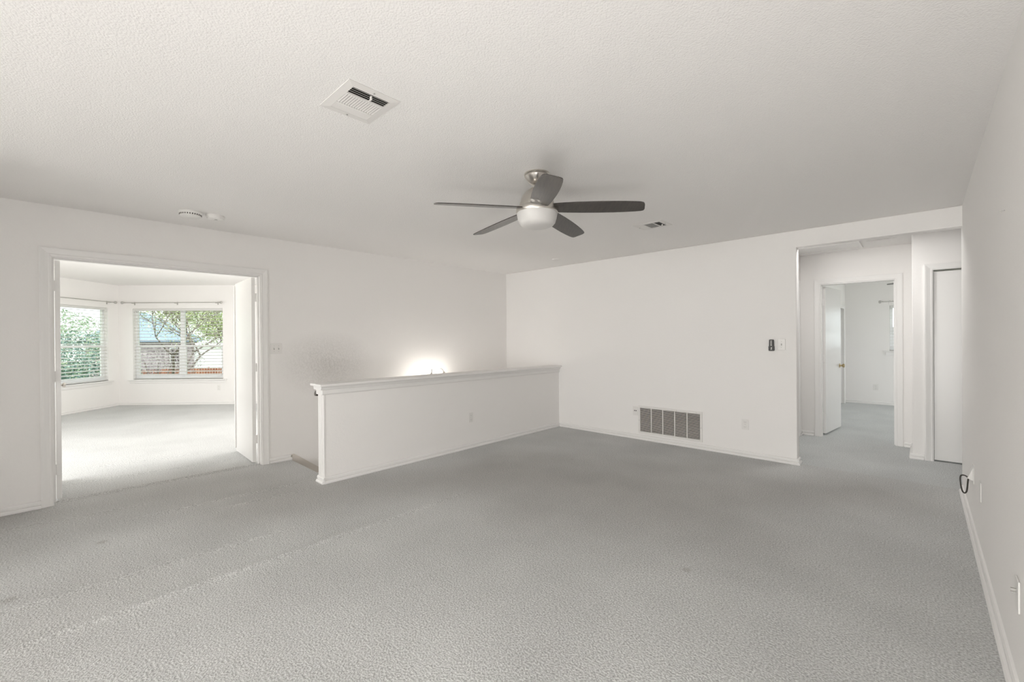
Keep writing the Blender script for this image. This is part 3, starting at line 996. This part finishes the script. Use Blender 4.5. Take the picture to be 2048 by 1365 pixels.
# ------------------------------------------------------------------ return air grille on the back wall
t = thing('return_air_grille', 'wide white return air grille with five louvred bays, low on the back wall', 'air vent', (-2.3085, YB, 0.2625))
GX, GZ = 0.4095, 0.180
f = MB()
fw_ = 0.026
f.box(-GX, GX, -0.012, 0, GZ - fw_, GZ).box(-GX, GX, -0.012, 0, -GZ, -GZ + fw_)
f.box(-GX, -GX + fw_, -0.012, 0, -GZ + fw_, GZ - fw_).box(GX - fw_, GX, -0.012, 0, -GZ + fw_, GZ - fw_)
bays = 5
bw = (2 * (GX - fw_)) / bays
for k in range(1, bays):
    x = -GX + fw_ + bw * k
    f.box(x - 0.006, x + 0.006, -0.012, 0, -GZ + fw_, GZ - fw_)
f.build('frame', M['white_metal'], t, False, 0.003)
MB().box(-GX + 0.01, GX - 0.01, -0.0012, -0.0004, -GZ + 0.01, GZ - 0.01).build('dark_duct_backing', M['duct'], t)  # flat dark sheet in place of the shade inside the duct
for k in range(bays):
    x0 = -GX + fw_ + bw * k + (0.006 if k else 0)
    x1 = -GX + fw_ + bw * (k + 1) - (0.006 if k < bays - 1 else 0)
    lv = MB()
    n = 22
    for j in range(n):
        z = -GZ + fw_ + (2 * (GZ - fw_)) * (j + 0.5) / n
        T = Matrix.Translation((0, -0.0065, z)) @ Matrix.Rotation(math.radians(24), 4, 'X')
        lv.box(x0, x1, -0.0045, 0.0045, -0.0006, 0.0006, T)
    lv.build('louvres', M['white_metal'], t)
for x, z in ((-0.396, -0.01), (0.396, -0.01), (0.10, 0.167), (0.34, 0.167)):
    MB().lathe([(0.001, -0.012), (0.004, -0.012), (0.003, -0.014), (0.001, -0.0145)], (x, 0, z), 10, 'Y').build('screw', M['grey_plastic'], t)

# ------------------------------------------------------------------ wall plates (local: x along wall, -y out of wall, z up)
def plate_base(t, w, h):
    MB().box(-w / 2, w / 2, -0.0055, 0, -h / 2, h / 2).build('cover_plate', M['plastic'], t, False, 0.0028)

def outlet(label, loc, rz, group='duplex wall outlets'):
    t = thing('wall_outlet', label, 'outlet', loc, (0, 0, rz), group)
    plate_base(t, 0.072, 0.116)
    for z in (0.027, -0.027):
        o = MB().box(-0.0165, 0.0165, -0.0085, -0.005, z - 0.0135, z + 0.0135).build('socket', M['plastic'], t, False, 0.002)
        MB().box(-0.0085, -0.0055, -0.0092, -0.0083, z - 0.004, z + 0.006).box(0.0055, 0.0085, -0.0092, -0.0083, z - 0.004, z + 0.006) \
            .box(-0.002, 0.002, -0.0092, -0.0083, z - 0.011, z - 0.007).build('slots', M['grey_plastic'], o)
    MB().lathe([(0.001, -0.0055), (0.003, -0.0055), (0.002, -0.0075), (0.001, -0.0075)], (0, 0, 0), 8, 'Y').build('screw', M['grey_plastic'], t)
    return t

def switch(label, loc, rz, gangs, group=None):
    t = thing('light_switch', label, 'light switch', loc, (0, 0, rz), group)
    w = 0.070 + 0.046 * (gangs - 1)
    plate_base(t, w, 0.116)
    for g in range(gangs):
        x = (g - (gangs - 1) / 2) * 0.046
        tg = MB()
        tg.box(x - 0.0055, x + 0.0055, -0.0068, -0.005, -0.012, 0.012)
        tg.build('toggle_slot', M['grey_plastic'], t)
        T = Matrix.Translation((x, -0.006, 0.002)) @ Matrix.Rotation(math.radians(-28), 4, 'X')
        MB().box(-0.004, 0.004, -0.013, 0.002, -0.0042, 0.0042, T).build('toggle', M['plastic'], t, False, 0.0012)
        for z in (0.030, -0.030):
            MB().lathe([(0.001, -0.0055), (0.003, -0.0055), (0.002, -0.0072), (0.001, -0.0072)], (x, 0, z), 8, 'Y').build('screw', M['grey_plastic'], t)
    return t

PI = math.pi
switch('white two-toggle switch plate beside the double doors', (XL, 1.686, 1.243), PI / 2, 2)
switch('white single-toggle switch plate beside the black remote on the back wall', (-1.078, YB, 1.252), 0, 1)
outlet('white duplex outlet in the middle of the half wall', (XH, 3.525, 0.370), PI / 2)
outlet('white duplex outlet on the back wall between grille and hall opening', (-1.434, YB, 0.357), 0)
outlet('faint white outlet under the wide bedroom window', (-10.828, 2.429, 0.355), PI / 4)
outlet('small white outlet low on the far wall past the hall doorway', (-0.655, 11.15, 0.335), 0)

# jack plate with two dark sockets, left of the grille
t = thing('jack_plate', 'small white jack plate with two dark sockets left of the grille', 'wall plate', (-2.763, YB, 0.366))
plate_base(t, 0.072, 0.116)
for x in (-0.011, 0.011):
    MB().lathe([(0.001, -0.0052), (0.0072, -0.0052), (0.0065, -0.008), (0.001, -0.008)], (x, 0, 0.004), 14, 'Y').build('jack', M['black'], t)

# black fan remote in its wall cradle
t = thing('wall_remote', 'black handheld remote with pale buttons hung on the back wall', 'remote control', (-1.169, YB, 1.245))
prof = []
def rrect(w, h, r, n=5):
    out = []
    for cx, cz, a0 in ((w - r, h - r, 0), (-w + r, h - r, 90), (-w + r, -h + r, 180), (w - r, -h + r, 270)):
        for k in range(n + 1):
            a = math.radians(a0 + 90 * k / n)
            out.append((cx + r * math.cos(a), cz + r * math.sin(a)))
    return out
MB().prism(rrect(0.024, 0.060, 0.010), lambda a, b, q: (a * (1.0 if b < 0 else 0.94), q, b), -0.020, 0.0).build('remote_body', M['black'], t, True, 0.003)
MB().prism(rrect(0.027, 0.026, 0.008), lambda a, b, q: (a, q, b - 0.036), -0.024, 0.0).build('wall_cradle', M['black'], t, True, 0.002)
for z in (0.043, 0.027, 0.012, -0.002):
    MB().prism(rrect(0.0062, 0.0042, 0.002), lambda a, b, q: (a - 0.002, q, b + z), -0.0225, -0.019).build('button', M['button'], t)
MB().prism(rrect(0.0045, 0.014, 0.003), lambda a, b, q: (a + 0.001 + b * 0.12, q, b - 0.036), -0.0262, -0.023).build('cradle_mark', M['button'], t)

# right wall: cable plate, blank plate, plate with two prongs, nail
t = thing('cable_plate', 'white hooded cable plate low on the right wall, by the hall opening', 'wall plate', (XR, 4.305, 0.385), (0, 0, -PI / 2))
plate_base(t, 0.115, 0.118)
MB().add([(-0.036, -0.005, 0.046), (0.036, -0.005, 0.046), (0.036, -0.005, -0.040), (-0.036, -0.005, -0.040), (-0.026, -0.030, -0.030), (0.026, -0.030, -0.030)],
         [(0, 1, 5, 4), (0, 4, 3), (1, 2, 5), (0, 3, 2, 1)]).build('cable_hood', M['plastic'], t)
cb = MB()
base = Vector((XR - 0.030, 4.300, 0.358))
path = [(0.002, 0, 0), (-0.010, 0.02, 0.005), (-0.026, 0.03, 0.001), (-0.032, 0.03, -0.018), (-0.030, 0.02, -0.062), (-0.024, 0.005, -0.098), (-0.014, -0.008, -0.110), (-0.004, -0.012, -0.096), (0.000, -0.010, -0.062), (0.003, -0.004, -0.024), (0.006, 0, -0.004)]
pts = [base + Vector(q) for q in path]
dense = []
for i in range(len(pts) - 1):
    p0, p1, p2, p3 = pts[max(i - 1, 0)], pts[i], pts[i + 1], pts[min(i + 2, len(pts) - 1)]
    for k in range(5):
        u = k / 5
        dense.append(0.5 * ((2 * p1) + (p2 - p0) * u + (2 * p0 - 5 * p1 + 4 * p2 - p3) * u * u + (3 * p1 - p0 - 3 * p2 + p3) * u ** 3))
dense.append(pts[-1])
tag(cb.tube(dense, 0.0044, 8).build('cable_loop', M['cable'], None, True), 'dark loop of coaxial cable hanging from the hooded plate on the right wall', 'cable')
t = thing('blank_plate', 'plain white wall plate, second from the hall opening, low on the right wall', 'wall plate', (XR, 3.795, 0.397), (0, 0, -PI / 2))
plate_base(t, 0.072, 0.116)
t = thing('pronged_plate', 'white wall plate with two small metal prongs, nearest the camera on the right wall', 'wall plate', (XR, 2.42, 0.376), (0, 0, -PI / 2))
plate_base(t, 0.072, 0.116)
pr = MB()
for z in (0.018, 0.006):
    pr.box(-0.006, 0.004, -0.020, -0.005, z - 0.001, z + 0.001)
pr.build('prongs', M['steel'], t)
t = MB().tube([(XR, 2.74, 1.850), (XR - 0.016, 2.74, 1.848)], 0.0016, 8).lathe([(0.0005, 0), (0.004, 0), (0.004, 0.0015), (0.0005, 0.0015)], (XR - 0.0175, 2.74, 1.848), 10, 'X').build('wall_nail', M['steel'], None)
tag(t, 'small bare nail sticking out of the right wall above head height', 'nail')

# ------------------------------------------------------------------ stairwell: handrail and sconce
t = thing('handrail', 'dark stained stair handrail on the stairwell side of the half wall', 'handrail', (XH2, 1.83, 0.805))
rl = MB()
rl.tube([(-0.058, -0.110, 0.020), (-0.064, 0.02, 0.0), (-0.064, 0.12, -0.075), (-0.064, 3.2, -2.40)], 0.025, 12)
rl.build('rail', M['handrail'], t, True)
for y in (0.06, 1.2, 2.4):
    z = -0.03 - max(0, y - 0.02) * 0.757
    MB().tube([(0, y, z - 0.07), (-0.045, y, z - 0.07), (-0.060, y, z - 0.015)], 0.006, 8) \
        .lathe([(0.001, 0), (0.026, 0), (0.024, -0.006), (0.001, -0.007)], (0, y, z - 0.07), 16, 'X').build('bracket', M['steel'], t, True)

t = thing('wall_sconce', 'lit two-arm gooseneck wall light in the stairwell, tops showing over the half wall', 'wall light', (XL, 3.72, 0.775))
MB().lathe([(0.001, 0), (0.055, 0), (0.058, 0.006), (0.050, 0.016), (0.030, 0.024), (0.001, 0.026)], (0, 0, -0.02), 28, 'X').build('backplate', M['nickel'], t, True)
for y1, x1 in ((-0.14, 0.235), (0.075, 0.235)):
    arm = []
    n = 22
    for k in range(n + 1):
        u = k / n
        # gooseneck: out from the plate, up over the arch and down into the socket
        a = math.pi * min(1, max(0, (u - 0.35) / 0.65))
        if u < 0.35:
            q = Vector((0.02 + 0.115 * u / 0.35, y1 * 0.35 * u / 0.35, -0.02 + 0.065 * u / 0.35))
        else:
            q = Vector((0.135 + 0.05 * (1 - math.cos(a)), y1 * 0.35 + y1 * 0.65 * (1 - math.cos(a)) / 2, 0.045 + 0.090 * math.sin(a) + 0.02 * (1 - math.cos(a)) / 2))
        arm.append(q)
    ar = MB().tube(arm, 0.0052, 8).build('arm', M['nickel'], t, True)
    e = arm[-1]
    MB().lathe([(0.001, 0.030), (0.006, 0.030), (0.009, 0.018), (0.020, 0.006), (0.030, -0.010), (0.032, -0.022), (0.001, -0.022)], e + Vector((0, 0, 0.015)), 20).build('socket_cup', M['nickel'], ar, True)
    MB().lathe([(0.030, -0.006), (0.036, -0.016), (0.046, -0.060), (0.062, -0.100), (0.060, -0.101), (0.043, -0.060), (0.033, -0.018), (0.028, -0.008)], e, 28).build('glass_shade', M['shade'], ar, True)
    MB().sphere(e + Vector((0, 0, -0.055)), 0.022, 14, 8, (1, 1, 1.3)).build('light_bulb', M['bulb'], ar, True)

# ------------------------------------------------------------------ outdoors
GZ0 = -2.5
s = MB()
s.box(-120, 60, -60, 80, GZ0 - 0.1, GZ0)
structure('ground', s, M['lawn'])

# red-brown plank fence
t = thing('plank_fence', 'red-brown wooden plank fence far outside the wide bedroom window', 'fence', (0, 0, 0))
A, B = Vector((-36.4, 2.5, 0)), Vector((-34.3, 13.0, 0))
dv = (B - A)
Lf = dv.length
dv.normalize()
nv = Vector((-dv.y, dv.x, 0))
T = Matrix(((dv.x, nv.x, 0, A.x), (dv.y, nv.y, 0, A.y), (0, 0, 1, GZ0), (0, 0, 0, 1)))
pk = MB()
x = 0
while x < Lf:
    hh = 2.05 + random.uniform(-0.03, 0.03)
    pk.box(x, x + 0.14, 0, 0.022, 0.03, hh, T)
    x += 0.152
pk.build('planks', M['fence'], t)
rl = MB()
for z in (0.35, 1.1, 1.8):
    rl.box(0, Lf, 0.022, 0.06, z, z + 0.09, T)
rl.build('rails', M['fence'], t)
x = 0.1
while x < Lf:
    MB().box(x, x + 0.1, 0.06, 0.16, 0, 2.1, T).build('post', M['fence'], t)
    x += 2.4

# neighbour's house with a blue-grey hip roof
t = thing('neighbour_house', 'brick house with a blue-grey hip roof beyond the wide bedroom window', 'house')
hx0, hx1, hy0, hy1 = -60.0, -50.0, 2.2, 9.6
wl = MB().box(hx0, hx1, hy0, hy1, GZ0, 1.55).build('walls', M['brickwall'], t)
rf = MB()
e = 0.5
rf.add([(hx0 - e, hy0 - e, 1.5), (hx1 + e, hy0 - e, 1.5), (hx1 + e, hy1 + e, 1.5), (hx0 - e, hy1 + e, 1.5), (-55, hy0 + 3.4, 4.2), (-55, hy1 - 3.2, 4.2),
        (hx0 - e, hy0 - e, 1.35), (hx1 + e, hy0 - e, 1.35), (hx1 + e, hy1 + e, 1.35), (hx0 - e, hy1 + e, 1.35)],
       [(0, 1, 4), (1, 2, 5, 4), (2, 3, 5), (3, 0, 4, 5), (0, 6, 7, 1), (1, 7, 8, 2), (2, 8, 9, 3), (3, 9, 6, 0), (6, 9, 8, 7)])
rf.build('roof', M['roof'], t)
for yy in (3.4, 7.4):
    fr = MB()
    fr.box(hx1, hx1 + 0.06, yy, yy + 1.0, -0.6, 0.8)
    fo = fr.build('window_frame', M['siding'], t)
    MB().box(hx1 + 0.06, hx1 + 0.075, yy + 0.08, yy + 0.92, -0.52, 0.72).build('window_pane', M['dark'], fo)

# white shed
t = thing('white_shed', 'bright white shed behind the red-brown fence', 'shed')
MB().box(-47.0, -44.2, 8.7, 12.0, GZ0, 1.05).build('walls', M['siding'], t)
MB().prism([(8.5, 1.0), (12.2, 1.0), (12.2, 1.1), (10.35, 1.75), (8.5, 1.1)], lambda y, z, q: (q, y, z), -47.2, -44.0).build('roof', M['siding'], t)
dd = MB().box(-44.2, -44.16, 9.7, 10.7, GZ0, -0.3).build('shed_door', M['vinyl'], t)
MB().box(-44.16, -44.12, 10.55, 10.6, -1.5, -1.3).build('handle', M['steel'], dd)

def leaf_cloud(mb, c, rad, n, size, rnd, squash=(1, 1, 1)):
    for _ in range(n):
        while True:
            q = Vector((rnd.uniform(-1, 1), rnd.uniform(-1, 1), rnd.uniform(-1, 1)))
            if q.length < 1:
                break
        q = q.normalized() * (q.length ** 0.5)
        p = Vector(c) + Vector((q.x * rad * squash[0], q.y * rad * squash[1], q.z * rad * squash[2]))
        a = Vector((rnd.gauss(0, 1), rnd.gauss(0, 1), rnd.gauss(0, 1))).normalized()
        b = a.orthogonal().normalized()
        s_ = size * rnd.uniform(0.6, 1.3)
        mb.add([p - a * s_, p + b * s_ * 0.45, p + a * s_, p - b * s_ * 0.45], [(0, 1, 2, 3)])

def tree(name, label, x, y, height, spread, nleaf, leaf_size, lm, seed, trunk_r=0.14, fork=0.3, group=None, clump=0.55, levels=4):
    rnd = random.Random(seed)
    t = thing(name, label, 'tree', (x, y, GZ0), (0, 0, 0), group)
    tr = MB()
    tips = []
    def grow(p, d, L, r, lev):
        pts = [p]
        q = p
        dd = d.copy()
        for k in range(3):
            dd = (dd + Vector((rnd.gauss(0, 0.12), rnd.gauss(0, 0.12), rnd.gauss(0, 0.06)))).normalized()
            q = q + dd * L / 3
            pts.append(q)
        tr.tube(pts, [r, r * 0.9, r * 0.8, r * 0.68], 6)
        if lev == 0:
            tips.append(q)
            return
        n = 3 if lev > 1 else 4
        for k in range(n):
            a = 2 * math.pi * (k + rnd.random()) / n
            side = Vector((math.cos(a), math.sin(a), 0)) * spread
            nd = (dd * 0.75 + side + Vector((0, 0, 0.15))).normalized()
            grow(q, nd, L * rnd.uniform(0.62, 0.8), r * 0.62, lev - 1)
            if lev <= 2:
                tips.append(q)
    grow(Vector((0, 0, 0)), Vector((0, 0, 1)), height * fork, trunk_r, levels)
    tr.build('trunk', M['bark'], t)
    if nleaf:
        lf = MB()
        per = max(1, nleaf // len(tips))
        for q in tips:
            leaf_cloud(lf, q, clump, per, leaf_size, rnd)
        lf.build('foliage', lm, t)
    return t

tree('bare_tree', 'thin-leaved forked tree in front of the blue-grey roof', -22.2, 2.95, 6.4, 0.66, 6000, 0.035, M['leaf'], 3, 0.085, 0.34, 'garden trees', 0.5, 5)
tree('leafy_tree', 'green leafy tree at the right of the wide bedroom window view', -29.5, 8.4, 7.6, 0.85, 20000, 0.06, M['leaf'], 12, 0.09, 0.33, 'garden trees', 0.85, 4)
tree('background_tree', 'pale leafy tree behind the white shed', -58.0, 13.5, 13.0, 0.7, 4000, 0.16, M['leaf'], 23, 0.25, 0.34, 'garden trees', 1.2)

def bush(name, label, cat, x, y, z, rad, n, size, lm, seed, squash=(1, 1, 1), group=None):
    rnd = random.Random(seed)
    t = thing(name, label, cat, (x, y, z), (0, 0, 0), group)
    lf = MB()
    for k in range(14):
        a = rnd.uniform(0, 2 * math.pi)
        rr = rnd.uniform(0.2, 0.75)
        c = (rad * squash[0] * rr * math.cos(a), rad * squash[1] * rr * math.sin(a), rad * squash[2] * (0.3 + rnd.uniform(0, 1.3)))
        leaf_cloud(lf, c, rad * 0.55, n // 14, size, rnd)
    lf.build('foliage', lm, t)
    st_ = MB()
    for k in range(5):
        a = rnd.uniform(0, 6.28)
        st_.tube([(0, 0, 0), (0.2 * math.cos(a) * rad, 0.2 * math.sin(a) * rad, rad * squash[2] * 0.7), (0.5 * math.cos(a) * rad, 0.5 * math.sin(a) * rad, rad * squash[2] * 1.4)], [0.05, 0.04, 0.02], 6)
    st_.build('stems', M['bark'], t)
    return t

bush('evergreen_shrub', 'dense dark evergreen filling the lower half of the single bedroom window', 'shrub', -17.6, 0.1, GZ0, 1.7, 24000, 0.045, M['darkleaf'], 5, (1, 1.0, 1.2))
bush('haze_foliage', 'pale green foliage added for the haze in the upper single bedroom window', 'tree', -30.5, -1.4, GZ0, 3.2, 30000, 0.075, M['hazeleaf'], 6, (1, 1.0, 1.7))  # leaf colour stands for haze on the window screen
bush('orange_shrub', 'rust-orange shrub at the foot of the evergreen outside', 'shrub', -15.0, 0.62, GZ0, 0.7, 4000, 0.04, M['rust'], 8, (0.6, 0.6, 1.5))
bush('yellow_green_shrub', 'low yellow-green shrub before the fence, outside the wide window', 'shrub', -27.0, 3.6, GZ0, 1.0, 5000, 0.045, M['hedge'], 9, (0.8, 1.6, 0.9))
bush('brown_shrub', 'tall purple-brown bare shrub before the brick house', 'shrub', -30.0, 3.9, GZ0, 1.3, 7000, 0.04, M['brickwall'], 10, (1.0, 1.6, 1.5))
